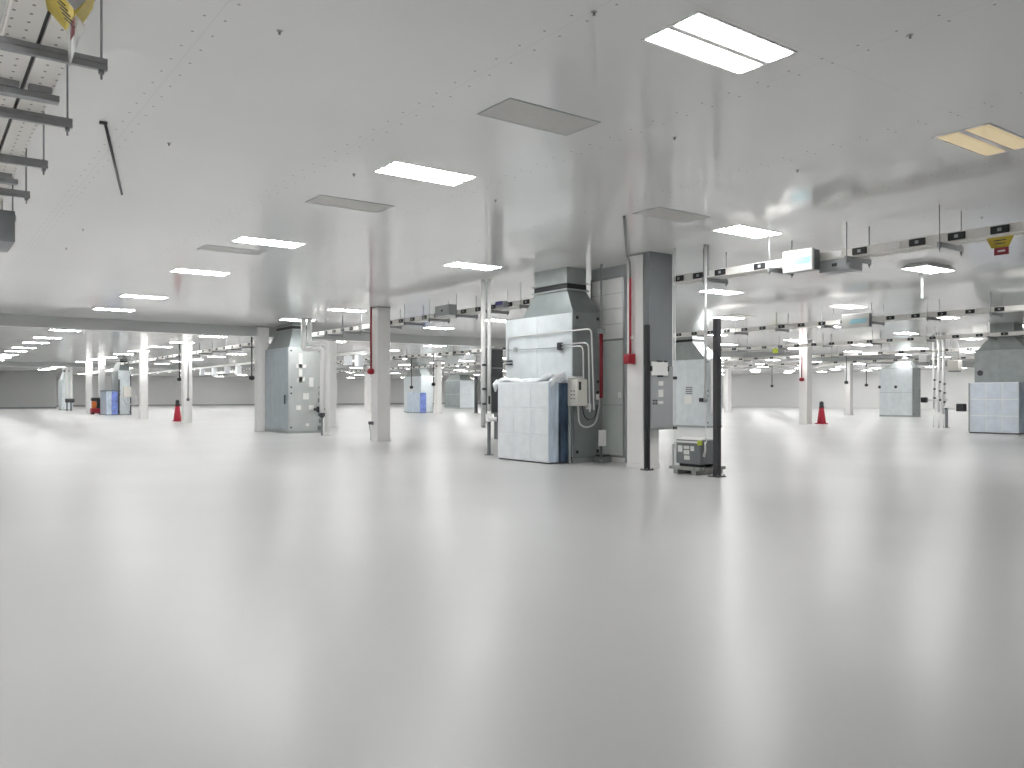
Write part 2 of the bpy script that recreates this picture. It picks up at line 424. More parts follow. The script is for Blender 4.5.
def frange(a, b, s):
    out = []
    while a < b: out.append(a); a += s
    return out
bw0 = busway(.53, 1.5, 17.0, 'white punched twin busway at the top left corner, seen from below', 'under the top left busway', 6.8, 1.65, 6, [])
for y in (7.75, 11.0, 14.2):                  # clamps under the bars
    m = MB(); m.box(.50, 1.0, y - .05, y + .05, ZB0 - .10, ZB0 - .05)
    for q in (0, 1): m.box(.55 + .23 * q, .71 + .23 * q, y - .08, y + .02, ZB0 - .05, ZB0)
    bw0.part('joint_clamp', m, 'steel')
covA = [5.84, 6.5, 7.15, 8.2, 10.35, 11.35, 11.95, 12.5] + frange(13.3, 36, .8) + frange(38.5, 82, 1.35)
pl_ = [7.55, 8.65, 9.1, 10.9, 11.6, 12.2] + frange(18.5, 33, 1.6)
busway(13.78, 4.6, 12.95, 'nearest long busway on the right, ending at the nearest column', 'under the nearest right-hand busway', 6.72, 1.66, 4, [y for y in covA if y < 12.9], [y for y in pl_ if y < 12.9])
busway(13.78, 16.6, 33.2, 'busway between the central air handler and the grey-blue air handler', 'under the busway behind the lone column', 18.2, 1.66, 9, [y for y in covA if 16.8 < y < 33], [y for y in pl_ if 16.8 < y])
busway(13.78, 38.0, 72.5, 'busway beyond the soffit at left, above the left red cone', 'under the busway past the soffit', 39.2, 2.6, 13, [y for y in covA if 38.2 < y < 72])
for n, (x, ya, yb, nm, hs) in enumerate(((26.4, 9, 86, 'second', 1.9), (37.0, 13, 86, 'third', 2.6), (47.5, 16, 86, 'fourth', 3.4), (58.0, 20, 86, 'fifth', 4.5))):
    busway(x, ya, yb, f'{nm} busway back from the camera, hanging across the right half of the hall', f'under the {nm} busway back', ya + .5, hs, int((yb - ya - 1) / hs), frange(ya + .5, yb - .5, (.85, 1.0, 1.3, 1.6)[n]),
           plates=frange(ya + .9, yb, (2.0, 2.5, 3.0, 3.4)[n]))

# tap boxes and wrapped boxes on the busways
def tapbox(x, y0, y1, z0, z1, label, matl='greyl', d=.3, strip=None, win=True):
    t = Thing('tap_off_box', label, 'tap-off box', (x, y0, z0), 'tap-off boxes on the busways')
    t.part('enclosure', MB().box(x, x + d, y0, y1, z0, z1, bev=.012), matl)
    t.part('cover_plate', MB().box(x - .012, x, y0 + .03, y1 - .03, z0 + .03, z1 - .03), matl)
    if win: t.part('window', MB().box(x - .02, x - .012, (y0 + y1) / 2 - .05, (y0 + y1) / 2 + .05, (z0 + z1) / 2 - .03, (z0 + z1) / 2 + .03), strip or 'black')
    return t
y_a, Za = onx(13.72, 849); y_b, Zb = onx(13.72, 817)
tapbox(13.79, y_a, y_b, BZ - .14, ZB0, 'grey tap box under the nearest busway, right of the cyan-labelled white box', 'greyl', .38)
def wrapped_box(x, pxa, pxb, pya, pyb, label, d=.225):
    ya, Za = onx(x, pxb); yb, Zb = onx(x, pxa); Zm = (Za + Zb) / 2
    z0, z1 = zz(Zm, pyb), zz(Zm, pya)
    t = Thing('wrapped_tap_box', label, 'wrapped box', (x, ya, z0), 'white wrapped boxes on the busways')
    t.part('enclosure', MB().box(x, x + d, ya, yb, z0, z1, bev=.015), 'greyp')
    t.part('front_cover', MB().box(x - .05, x + .02, ya - .02, yb + .02, z0 - .01, z1 + .01, bev=.012), 'white')
    h = z1 - z0; L = yb - ya
    m = MB().prism([(yb - .28 * L, z0 + .30 * h), (ya + .08 * L, z0 + .30 * h), (ya + .02 * L, z0 + .62 * h), (yb - .36 * L, z0 + .62 * h)], 'x', x - .054, x - .049)
    t.part('printed_stripe', m, 'cyan', label='cyan slanted stripe')
    return t
wrapped_box(13.55, 785, 813, 250.5, 271, 'white wrapped box with cyan stripe on the nearest busway, larger one')
wrapped_box(26.16, 843, 868.5, 314, 327.5, 'white wrapped box with cyan stripe on the second busway, smaller one')
ya, _ = onx(13.72, 455.5); yb, _ = onx(13.72, 441); tapbox(13.50, ya, yb, ZB0 - .02, ZB0 + .32, 'grey tap box with window on the busway right of the lone column', 'greyl', .278)
ya, Zv = onx(13.66, 505); yb, _ = onx(13.66, 497); vt = tapbox(13.60, ya, yb, ZB0 - .02, ZB0 + .18, 'tap box with violet label left of the central air handler hood', 'greyl', .178, win=False)
vt.part('violet_label', MB().box(13.58, 13.59, ya + .03, yb - .03, ZB0 + .06, ZB0 + .17), 'violet', 'violet label')
tapbox(.62, 12.6, 13.6, BZ - .42, BZ - .01, 'grey box hung under the busway at the left edge', 'greyp', .5, win=False)
# white film-wrapped units far left behind the soffit, and the pipe run they hang on
t = Thing('insulated_pipe', 'bright white insulated pipe run under the ceiling, beyond the soffit at left', 'pipe', (21.7, 45, 4.2))
t.part('jacket', MB().tube([(21.7, 42, 4.2), (21.7, 112, 4.2)], .09, 12), 'pipe')
hm = MB()
for y in frange(46, 112, 6.0):
    t.part('hanger_rod', MB().tube([(21.7, y, 4.2), (21.7, y, CEIL)], .012, 6), 'rod')
for n, px in enumerate((200, 212, 225, 236, 345, 356)):
    y, Z = onx(21.5, px)
    s = Thing('wrapped_valve_box', f'small white film-wrapped box hung under the far white pipe, {ordn(n)} from the left', 'wrapped box', (21.5, y, 3.6), 'white boxes under the far pipe')
    s.part('body', MB().box(21.5, 21.9, y - .25, y + .25, 3.5 - .15 * (n % 2), 4.08, bev=.05), 'wrap')
    s.part('strap', MB().box(21.62, 21.78, y - .05, y + .05, 4.06, 4.112), 'white')

# yellow warning sheets on the busway ends
ya, Z1 = onx(13.70, 1009); yb, Z2 = onx(13.70, 988)
t = Thing('warning_tag', 'yellow and red warning tag hanging from the nearest busway at the right edge', 'warning tag', (13.70, ya, ZB0))
zt, zm, zb_ = zz((Z1 + Z2) / 2, 236.5), zz((Z1 + Z2) / 2, 247), zz((Z1 + Z2) / 2, 254.5)
dy = (yb - ya)
t.part('yellow_sheet', MB().prism([(ya - .04, zt), (yb + .05, zt), (yb - .08 * dy, zm), (ya + .10 * dy, zm)], 'x', 13.755, 13.782), 'yellow')
m = MB()
for q, (a, b) in enumerate(((.2, .8), (.25, .75))): m.box(13.75, 13.755, ya + a * dy, ya + b * dy, zt - .06 - .05 * q, zt - .045 - .05 * q)
t.part('print_lines', m, 'char')
t.part('red_band', MB().box(13.752, 13.78, ya + .1 * dy, yb - .22 * dy, zb_ , zm - .005), 'pipe_red')
t.part('band_line', MB().box(13.747, 13.752, ya + .25 * dy, yb - .4 * dy, (zb_ + zm) / 2 - .012, (zb_ + zm) / 2 + .012), 'paper')
ya, Zl = onx(36.97, 778); yb, _ = onx(36.97, 773)
t = Thing('warning_tag', 'small lime tag on the third busway back, left of the right-hand column', 'warning tag', (36.97, ya, ZB0))
t.part('sheet', MB().box(36.95, 36.98, ya, yb, zz(Zl, 353), zz(Zl, 348.5)), 'lime'); t.part('clip', MB().box(36.94, 36.985, (ya + yb) / 2 - .05, (ya + yb) / 2 + .05, zz(Zl, 348.5), zz(Zl, 348)), 'char')
# top left: yellow sheet folded round the bar end, with a clear film tail
Zt = 5.55
def q(px, py, k):
    Z = k * (ZB0 - EYE) * F / (HOR - py); x, y = W(px, Z); return Vector((x, y, zz(Z, py)))
t = Thing('warning_wrap', 'yellow warning sheet and clear film tied round the busway at the top left corner', 'warning wrap', tuple(q(75, 20, .97)))
def sheet(pts, th=.006):
    m = MB(); n = (pts[1] - pts[0]).cross(pts[2] - pts[0]).normalized() * th
    k = len(pts); A = m._v([p - n for p in pts]); B = m._v([p + n for p in pts])
    m.bm.faces.new(A[::-1]); m.bm.faces.new(B)
    for i in range(k): m.bm.faces.new((A[i], A[(i + 1) % k], B[(i + 1) % k], B[i]))
    return m
t.part('left_flap', sheet([q(44, -16, .985), q(72, -9, .93), q(75, 14, .90), q(66.5, 30, .94), q(48, 9, .985)]), 'yellow')
t.part('right_flap', sheet([q(75.5, 12, .90), q(96, -14, .96), q(92, 8, .97), q(81, 25, .96), q(76, 20, .91)]), 'yellow')
m = MB()
for a in range(5):
    p = q(55 + 2.4 * a, -4 + 5.5 * a, .93 - .012 * a); m.tube([p, p + Vector((.05, -.03, -.055))], .004, 5)
t.part('print_lines', m, 'char')
t.part('under_fold', sheet([q(63, -4, .90), q(75, 10, .885), q(92, -6, .93), q(80, -16, .96)]), 'vent')
t.part('film_tail', sheet([q(72, 22, .90), q(77, 16, .89), q(84, 24, .95), q(74.5, 50, .93), q(69.5, 66, .93), q(67, 32, .925)]), 'film')
t.part('red_label', sheet([q(71, 24, .885), q(74.5, 17, .88), q(75, 33, .885), q(70.5, 40, .895)]), 'pipe_red')

# ------------------------------------------------------------------ rods lying against the ceiling
m = MB().tube([(1.81, 10.37, CEIL - .02), (2.65, 13.84, CEIL - .02)], .017, 8)
t = Thing('ceiling_rod', 'dark thin rod fixed aslant on the ceiling at upper left', 'rod', (1.81, 10.37, CEIL))
t.part('shaft', m, 'char'); t.part('end_clip', MB().box(1.75, 1.83, 10.35, 10.39, CEIL - .03, CEIL + .002), 'char'); t.part('tip', MB().tube([(2.65, 13.84, CEIL - .02), (2.69, 14.02, CEIL - .006)], [.012, .004], 8), 'conduit')

# ------------------------------------------------------------------ generic air handler
def air_handler(label, x, y, dx, dy, h, hood, duct, ztop=(.25, .55), front='galv', side='galv_dark_and_shade', hoodm='galv_mid', ductm=None, seams=True, detail=1, flip=False):
    """x, y nearest corner; hood/duct = (x0,x1,y0,y1) rectangles"""
    t = Thing('air_handler', label, 'air handler', (x, y, 0), 'air handling units')
    t.part('base_rail', MB().box(x - .01, x + dx + .01, y - .01, y + dy + .01, 0, .10), 'galv_mid')
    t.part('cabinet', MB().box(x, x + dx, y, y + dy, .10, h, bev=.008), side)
    hs = h * .50
    for a, (z0, z1) in enumerate(((.14, hs - .012), (hs + .012, h - .03))):
        n = 2
        for k in range(n):
            ya, yb = y + .02 + (dy - .04) * k / n + (.006 if k else 0), y + .02 + (dy - .04) * (k + 1) / n - (.006 if k < n - 1 else 0)
            t.part('front_panel', MB().box(x - .016, x, ya, yb, z0, z1), front)
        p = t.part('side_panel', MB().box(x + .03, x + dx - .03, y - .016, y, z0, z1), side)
        if detail:
            for zq in (z0 + .12, z1 - .12):
                for xq in (x + .08, x + dx - .16):
                    t.part('latch', MB().box(xq, xq + .06, y - .036, y - .016, zq - .035, zq + .035), 'black', parent=p)
    z1 = h + ztop[0]; z2 = CEIL - ztop[1] if ztop[1] else CEIL
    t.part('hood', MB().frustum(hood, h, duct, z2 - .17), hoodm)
    g = .05
    t.part('flange', MB().box(duct[0] - g, duct[1] + g, duct[2] - g, duct[3] + g, z2 - .17, z2 - .13).box(duct[0] - g, duct[1] + g, duct[2] - g, duct[3] + g, z2, z2 + .04), 'galv_mid')
    t.part('flexible_collar', MB().box(duct[0] - .005, duct[1] + .005, duct[2] - .005, duct[3] + .005, z2 - .13, z2), 'black')
    t.part('duct', MB().box(duct[0], duct[1], duct[2], duct[3], z2 + .04, CEIL), ductm or hoodm)
    return t

# --- the central unit
AX, AY = W(573, 19.6)
AXR, _ = ony(AY, 601); AYL, _ = onx(AX, 505.8)
AH = zz(19.6, 311)
d0y, Zd = onx(AX + .12, 567); d1y, _ = onx(AX + .12, 534.5); dxr, _ = ony(d0y, 586)
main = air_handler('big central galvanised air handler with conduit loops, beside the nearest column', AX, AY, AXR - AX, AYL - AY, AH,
                   (AX + .04, AXR - .02, AY + .05, onx(AX, 522)[0]), (AX + .12, dxr, d0y, d1y), (.3, .40), hoodm='galv_dark_and_shade', ductm='galv_mid')  # default side colour is darker than the front: shade put into the colour
# conduits on the unit (thin zinc pipes running in front of it)
def conduit(T, pts, r, mt, label=None, fr=.15):
    return T.part('conduit', MB().tube(fillet(pts, fr), r, 10), mt, label)
xc = AX - .07
def pc(px, py, x=None):
    x = xc if x is None else x
    y, Z = onx(x, px); return (x, y, zz(Z, py))
def pcz(px, z, x=None):
    x = xc if x is None else x
    y, Z = onx(x, px); return (x, y, z)
conduit(main, [pc(508, 363), pc(508, 337.6), pc(591.5, 328.5), pc(592.5, 362), pc(594, 410)], .019, 'conduit')
conduit(main, [pc(560, 344.6), pc(588.5, 342.5), pc(589.8, 412)], .017, 'conduit')
conduit(main, [pc(560, 347.6), pc(583, 345.6), pc(583.6, 380)], .017, 'conduit')
conduit(main, [pc(507, 350.2), pc(560, 347.6)], .009, 'conduit_grey')
main.part('junction_box', MB().box(xc - .04, AX - .016, onx(xc, 561.5)[0], onx(xc, 558)[0], pc(560, 350)[2], pc(560, 342.5)[2], bev=.008), 'char')
main.part('support_clip', MB().box(xc - .02, AX - .016, onx(xc, 516)[0], onx(xc, 514)[0], pc(515, 351.5)[2], pc(515, 347.5)[2]), 'galv_mid')
for py in (361.5, 364.5):
    a, b = pc(506, py), pc(512, py - .3); main.part('stub_pipe', MB().tube([a, b], .022, 8), 'char')
# disconnect switch on the right side
dyf = AY - .36
bx0, Zx = ony(dyf, 577); bx1, _ = ony(dyf, 587)
zb0, zb1 = zz(Zx, 406), zz(Zx, 379)
sw = main.part('disconnect_switch', MB().box(bx0, bx1, dyf, AY - .016, zb0, zb1, bev=.012), 'cream')
main.part('switch_door', MB().box(bx0 + .015, bx1 - .015, dyf - .018, dyf, zb0 + .02, zb1 - .02), 'cream', parent=sw)
main.part('switch_handle', MB().box(bx0 + .03, bx0 + .075, dyf - .07, dyf - .018, zb1 - .26, zb1 - .06, bev=.012), 'black', parent=sw)
m = MB()
for a in range(2):
    for b in range(3): m.box(bx0 - .006, bx0 + .002, dyf + .08 + .1 * a, dyf + .12 + .1 * a, zb0 + .16 + .09 * b, zb0 + .185 + .09 * b)
main.part('marking', m, 'char', parent=sw)
main.part('switch_leg', MB().box(bx0 - .02, bx0 + .03, AY - .10, AY - .05, 0, zb0), 'galv_mid', parent=sw)
main.part('top_wrap', MB().box(bx0 - .02, bx1 - .06, dyf + .05, AY - .02, zb1, zb1 + .07, bev=.03), 'film', parent=sw)
yl = dyf + .06
def py_(px, py): x, Z = ony(yl, px); return (x, yl, zz(Z, py))
conduit(main, [py_(578, 404), py_(579, 424), py_(586, 428), py_(596, 424), py_(599.5, 405), py_(600, 392)], .020, 'conduit', 'pale flexible conduit loop', .3)
conduit(main, [py_(580, 404), py_(581, 418), py_(587, 422), py_(594, 417), py_(596, 405)], .018, 'conduit_grey', 'grey flexible conduit loop', .3)
conduit(main, [py_(582, 404), py_(584, 417), py_(590, 421), py_(596, 415), py_(597.5, 405)], .016, 'char', 'black flexible conduit loop', .25)
for px, py in ((588.6, 406), (599, 396.5)):
    a = py_(px, py); main.part('conduit_fitting', MB().box(a[0] - .06, a[0] + .04, yl - .05, yl + .05, a[2] - .08, a[2] + .06, bev=.01), 'white')
# red sleeve and steel riser in front of the tall panel
xr, Zr = ony(yl - .1, 601.2)
t = Thing('steel_riser', 'steel conduit riser with hooked top in front of the tall glazed panel', 'conduit', (xr, yl - .1, 0))
pts = [(xr, yl - .1, .0), (xr, yl - .1, CEIL - .10)]
hx, _ = ony(yl - .1, 609)
pts = [(xr, yl - .1, 0), (xr, yl - .1, zz(Zr, 262.5)), (hx, yl - .1, zz(Zr, 262.5))]
t.part('pipe', MB().tube(fillet(pts, .14), .028, 12), 'conduit_grey')
t.part('hook_end', MB().lathe([(.05, zz(Zr, 264)), (.05, zz(Zr, 260))], hx, yl - .1, 12), 'char')
t.part('ceiling_drop', MB().tube([(hx, yl - .1, zz(Zr, 261)), (hx, yl - .1, CEIL + .003)], .016, 8), 'rod')
t.part('red_sleeve', MB().tube([(xr, yl - .1, zz(Zr, 398)), (xr, yl - .1, zz(Zr, 334))], .045, 12), 'pipe_red')
t.part('bracket', MB().box(xr - .08, xr + .10, yl - .14, yl - .06, zz(Zr, 333), zz(Zr, 329)), 'galv_mid')
t.part('floor_flange', MB().lathe([(.07, 0), (.07, .02), (.035, .03), (.035, .10)], xr, yl - .1, 12), 'conduit_grey')
t.part('tag_plate', MB().box(xr - .09, xr - .03, yl - .14, yl - .13, zz(Zr, 445), zz(Zr, 431)).box(xr + .05, xr + .12, yl - .14, yl - .13, zz(Zr, 445), zz(Zr, 431)).box(xr - .1, xr + .13, yl - .129, yl - .11, zz(Zr, 446), zz(Zr, 430)), ['paper'])
# --- tall panel enclosure behind the riser
px_x = max(13.76, AXR + .03)
pyr, Zpr = onx(px_x, 624.2); pyl, _ = onx(px_x, 590.5)
t = Thing('plenum_enclosure', 'tall enclosure with white upper panels and glazed lower door, behind the steel riser', 'enclosure', (px_x, pyr, 0))
ztp = zz(Zpr, 274.5); zmid = zz(Zpr, 339)
t.part('body', MB().box(px_x + .03, px_x + .7, pyr, pyl, .0, CEIL), 'greyl')
m = MB().box(px_x, px_x + .03, pyr, pyr + .05, .12, ztp).box(px_x, px_x + .03, pyl - .05, pyl, .12, ztp).box(px_x, px_x + .03, pyr + .05, pyl - .05, ztp - .05, ztp).box(px_x, px_x + .03, pyr + .05, pyl - .05, .12, .17).box(px_x, px_x + .03, pyr + .05, pyl - .05, zmid - .02, zmid + .02)
t.part('frame', m, 'steel')
n = 4
for k in range(n):
    a = zmid + .02 + (ztp - zmid - .07) * k / n; b = zmid + .02 + (ztp - zmid - .07) * (k + 1) / n
    t.part('upper_panel', MB().box(px_x + .008, px_x + .03, pyr + .05, pyl - .05, a + .006, b - .006), 'pipe')
zq = zz(Zpr, 405)
t.part('door', MB().box(px_x + .01, px_x + .03, pyr + .05, pyl - .05, zq + .01, zmid - .02), 'glass')
t.part('door', MB().box(px_x + .01, px_x + .03, pyr + .05, pyl - .05, .17, zq - .01), 'glass')
t.part('label_plate', MB().box(px_x, px_x + .01, pyr + .12, pyr + .22, zz(Zpr, 398), zz(Zpr, 392)), 'paper')
t.part('plinth', MB().box(px_x + .0, px_x + .03, pyr, pyl, 0, .12), 'column')
t = Thing('floor_box', 'small black and grey box on the floor at the foot of the tall enclosure', 'box', (px_x - .3, pyr + .45, 0))
t.part('body', MB().box(px_x - .45, px_x - .12, pyr + .3, pyr + .62, 0, .14, bev=.015), 'greyp'); t.part('lid', MB().box(px_x - .42, px_x - .15, pyr + .33, pyr + .55, .14, .18, bev=.01), 'black')

# --- white wrapped section in front of the unit
BX, BYR = 12.03 + AX - 12.77, AY + .02
BYL, _ = onx(BX, 498); BH = 1.93
BX1 = AX - .12
t = Thing('wrapped_coil_crate', 'white film-wrapped crate with blue side, standing against the central air handler', 'crate', (BX, BYR, 0), 'film-wrapped crates')
t.part('core', MB().box(BX + .03, BX1, BYR + .02, BYL - .01, .03, BH - .02), 'wrapn')
for a in range(3):
    for b in range(3):
        y0 = BYR + (BYL - BYR) * a / 3; y1 = BYR + (BYL - BYR) * (a + 1) / 3; z0 = .05 + (BH - .05) * b / 3; z1 = .05 + (BH - .05) * (b + 1) / 3
        t.part('front_panel', MB().box(BX, BX + .03, y0 + .014, y1 - .014, z0 + .016, z1 - .016, bev=.012), 'wrap')
m = MB()
for a in range(4): yq = BYR + (BYL - BYR) * a / 3; m.box(BX + .008, BX + .03, yq - .014, yq + .014, .05, BH)
for b in range(4): zq = .05 + (BH - .05) * b / 3; m.box(BX + .010, BX + .03, BYR, BYL, zq - .015, zq + .015)
t.part('grid_frame', m, 'wrap')
sx = BX + (BX1 - BX) * .48
t.part('side_film', MB().box(BX + .005, sx, BYR - .02, BYR + .02, .04, BH, bev=.01), 'wrapb')
t.part('navy_side', MB().box(sx, BX1 + .03, BYR - .03, BYR + .02, .04, BH - .05, bev=.01), 'wrapn', 'navy blue film')
# billowing film along the top
m = MB(); pts = []
for k in range(15):
    u = k / 14; yq = BYL + .12 - (BYL + .12 - BYR + .02) * u
    pts.append((BX + .12 + .05 * math.sin(3 * u), yq, BH + .02 + .05 * math.sin(9 * u) + (.14 * max(0, u - .75) * 4 * .25) + (.06 if u > .9 else 0)))
m.tube([Vector(p) for p in pts], [.07 + .025 * math.sin(k * 1.7) for k in range(15)], 10)
for k in range(3):
    m.tube([(BX + .2 + .15 * k, BYR + .05, BH - .02), (BX + .25 + .15 * k, (BYR + BYL) / 2, BH + .03), (BX + .2 + .15 * k, BYL, BH - .02)], [.06, .09, .06], 8)
m.tube([(BX + .05, BYR + .02, BH - .1), (BX + .2, BYR - .0, BH + .10), (BX + .42, BYR - .01, BH + .17), (BX + .55, BYR + .02, BH + .02)], [.05, .09, .08, .04], 9)
m.tube([(BX + .02, BYL + .02, BH + .03), (BX, BYL + .12, BH - .05), (BX - .01, BYL + .10, BH - .22)], [.08, .075, .02], 9)
t.part('top_film', m, 'wrap')
t.part('bottom_seal', MB().box(BX + .03, BX1, BYR + .0, BYL - .02, 0, .04), 'char')
t.part('strap_rod', MB().tube([(sx + .02, BYR - .05, .04), (sx + .02, BYR - .05, .98)], .014, 6), 'black')

# --- pipes left of the crate
def riser(px, Z, z0, label, r=.07, extra=None, ztop=CEIL):
    x, y = W(px, Z)
    t = Thing('pipe_riser', label, 'pipe', (x, y, z0), 'white pipe risers')
    t.part('jacket', MB().tube([(x, y, z0), (x, y, ztop)], r, 14), 'pipe')
    t.part('ceiling_collar', MB().lathe([(r + .03, CEIL - .03), (r + .03, CEIL)], x, y, 14), 'white')
    return t, x, y
t, x, y = riser(483.2, 22.2, zz(22.2, 425), 'white vertical pipe left of the wrapped crate, left one of the pair', .062)
t.part('pipe_end', MB().lathe([(.05, zz(22.2, 427.5)), (.06, zz(22.2, 425))], x, y, 12), 'galv_mid')
for py in (365, 389, 404): t.part('clamp', MB().box(x - .07, x + .05, y - .085, y - .05, zz(22.2, py + 1), zz(22.2, py - 1)), 'char')
t, x, y = riser(489.2, 22.2, zz(22.2, 412), 'white vertical pipe left of the wrapped crate, right one with elbow', .052)
zv = zz(22.2, 419)
t.part('elbow', MB().tube(fillet([(x, y, zz(22.2, 412) + .02), (x, y, zv), (x + .12, y - .30, zv)], .1), .058, 12), 'pipe')
t.part('valve', MB().tube([(x + .12, y - .30, zv), (x + .15, y - .37, zv)], [.13, .13], 14), 'black')
t.part('handle', MB().box(x - .09, x - .04, y - .12, y - .09, zz(22.2, 404), zz(22.2, 396)), 'char')
xp, yp = W(489, 22.25)
t = Thing('pipe_stand', 'grey steel stand post under the white pipe elbow left of the crate', 'post', (xp, yp, 0))
t.part('post', MB().box(xp - .035, xp + .035, yp - .035, yp + .035, .015, zv - .08), 'greyp'); t.part('foot_plate', MB().box(xp - .09, xp + .09, yp - .09, yp + .09, 0, .015), 'greyp')
t.part('saddle', MB().box(xp - .06, xp + .06, yp - .06, yp + .06, zv - .08, zv - .07), 'greyp')
# dark cabinet behind it
xq, yq = W(490, 30); xq2 = xq + .55
t = Thing('electrical_cabinet', 'dark grey wall cabinet on posts between the white pipes and the central unit', 'cabinet', (xq, yq, 0))
t.part('body', MB().box(xq, xq2, yq - .05, yq + .4, .95, 3.35, bev=.01), 'greyp'); t.part('door', MB().box(xq + .03, xq2 - .03, yq - .07, yq - .05, 1.0, 2.6), 'char')
t.part('louvre_panel', MB().box(xq + .03, xq2 - .03, yq - .07, yq - .05, 2.65, 3.3), 'char')
t.part('post', MB().box(xq2 - .12, xq2 - .04, yq + .1, yq + .18, 0, .95), 'greyp'); t.part('post', MB().box(xq2 - .12, xq2 - .04, yq + .28, yq + .36, 0, .95), 'greyp')

# ------------------------------------------------------------------ nearest column: red conduit, grey cabinets, black posts
yr1, Zr1 = onx(CX1 - .05, 630.2)
t = Thing('red_conduit', 'red conduit with red box running down the nearest white column', 'conduit', (CX1 - .05, yr1, 2.3))
t.part('pipe', MB().tube([(CX1 - .05, yr1, zz(Zr1, 356)), (CX1 - .05, yr1, zz(Zr1, 280)), (CX1 - .05, yr1, zz(Zr1, 278))], .027, 12), 'red')
x_t, y_t = 10.02, 10.35
cpts = [(CX1 - .05, yr1, zz(Zr1, 280)), (CX1 - .05, yr1, zz(Zr1, 264)), (CX1 - .30, yr1 - .15, CEIL - .03), (x_t, y_t, CEIL - .03)]
t.part('ceiling_whip', MB().tube(fillet(cpts, .22), .024, 10), 'conduit_grey', 'grey flexible conduit running over the ceiling')
t.part('pull_box', MB().box(CX1 - .15, CX1, yr1 - .12, yr1 + .12, zz(Zr1, 364), zz(Zr1, 354), bev=.015), 'red')
t.part('cover', MB().box(CX1 - .175, CX1 - .15, yr1 - .09, yr1 + .09, zz(Zr1, 362.5), zz(Zr1, 355.5), bev=.01), 'red')
t.part('clamp', MB().box(CX1 - .06, CX1, yr1 - .06, yr1 + .06, zz(Zr1, 339), zz(Zr1, 336.5)), 'white')
# grey enclosure column on the -y face
ey = CY1 - .22
ex0, Ze = ony(ey, 649.5); ex1, _ = ony(ey, 673)
t = Thing('electrical_cabinet', 'tall grey electrical cabinet and raceway mounted on the nearest column', 'electrical cabinet', (ex0, ey, .87))
z0, zmid, zt_ = zz(Ze, 430), zz(Ze, 366), CEIL
t.part('cabinet', MB().box(ex0, ex1, ey, CY1 - .016, z0, zmid, bev=.008), 'greyl')
t.part('door', MB().box(ex0 + .03, ex1 - .03, ey - .018, ey, z0 + .04, zmid - .05, bev=.005), 'greyl')
t.part('raceway', MB().box(ex0 + .01, ex1 - .01, ey + .015, CY1 - .016, zmid, zt_, bev=.006), 'greyp')
w_ = ex1 - ex0
m = MB().box(ex0 + .03 * w_, ex0 + .72 * w_, ey - .05, ey - .018, zz(Ze, 375.5), zz(Ze, 361.5), bev=.012)
t.part('wrapped_display', m, 'paper')
m = MB()
for a, b in ((.30, .46), (.60, .68)): m.box(ex0 + a * w_ - .03 * w_, ex0 + b * w_, ey - .055, ey - .018, zz(Ze, 361.8), zz(Ze, 360.3))
m.box(ex0 + .3 * w_, ex0 + .5 * w_, ey - .055, ey - .018, zz(Ze, 376.8), zz(Ze, 375.2)).box(ex0 + .70 * w_, ex0 + .76 * w_, ey - .055, ey - .018, zz(Ze, 371), zz(Ze, 366)).box(ex0 + .0 * w_, ex0 + .05 * w_, ey - .055, ey - .018, zz(Ze, 371), zz(Ze, 366))
t.part('clip', m, 'black')
for pa, pb in ((381, 385.5), (389.5, 397), (401, 404)):
    t.part('label_plate', MB().box(ex0 + .34 * w_, ex0 + .55 * w_, ey - .024, ey - .018, zz(Ze, pb), zz(Ze, pa)), 'paper')
m = MB()
for a in range(2):
    for b in range(2): m.box(ex0 + (.12 + .1 * a) * w_, ex0 + (.18 + .1 * a) * w_, ey - .028, ey - .018, zz(Ze, 404.5 - 3 * b), zz(Ze, 402.7 - 3 * b))
t.part('breaker', m, 'char')
t.part('side_strip', MB().box(ex1, ex1 + .035, ey + .02, CY1 - .01, z0 + .2, zt_), 'white')
def guard_post(x, y, w, h, label, mt='char'):
    t = Thing('guard_post', label, 'post', (x, y, 0), 'black steel guard posts')
    t.part('shaft', MB().box(x - w / 2, x + w / 2, y - w / 2, y + w / 2, .02, h, bev=.008), mt)
    t.part('foot_plate', MB().box(x - w * 1.1, x + w * 1.1, y - w * 1.1, y + w * 1.1, 0, .02), mt)
    m = MB()
    for a in (-1, 1):
        for b in (-1, 1): m.tube([(x + a * w * .85, y + b * w * .85, .02), (x + a * w * .85, y + b * w * .85, .05)], .014, 6)
    t.part('anchor_bolt', m, 'rod')
    return t
gx, gy = W(646.4, 17.72); guard_post(gx, gy - .02, .095, 3.14, 'black steel post standing against the corner of the nearest column', 'black')
gx2, gy2 = W(717, 16.25); guard_post(gx2, gy2, .115, zz(16.25, 318), 'tall black steel post standing free in front of the small compressor')
gx3, gy3 = W(476, 76); guard_post(gx3, gy3, .22, 3.4, 'distant dark post left of the white pipe pair')

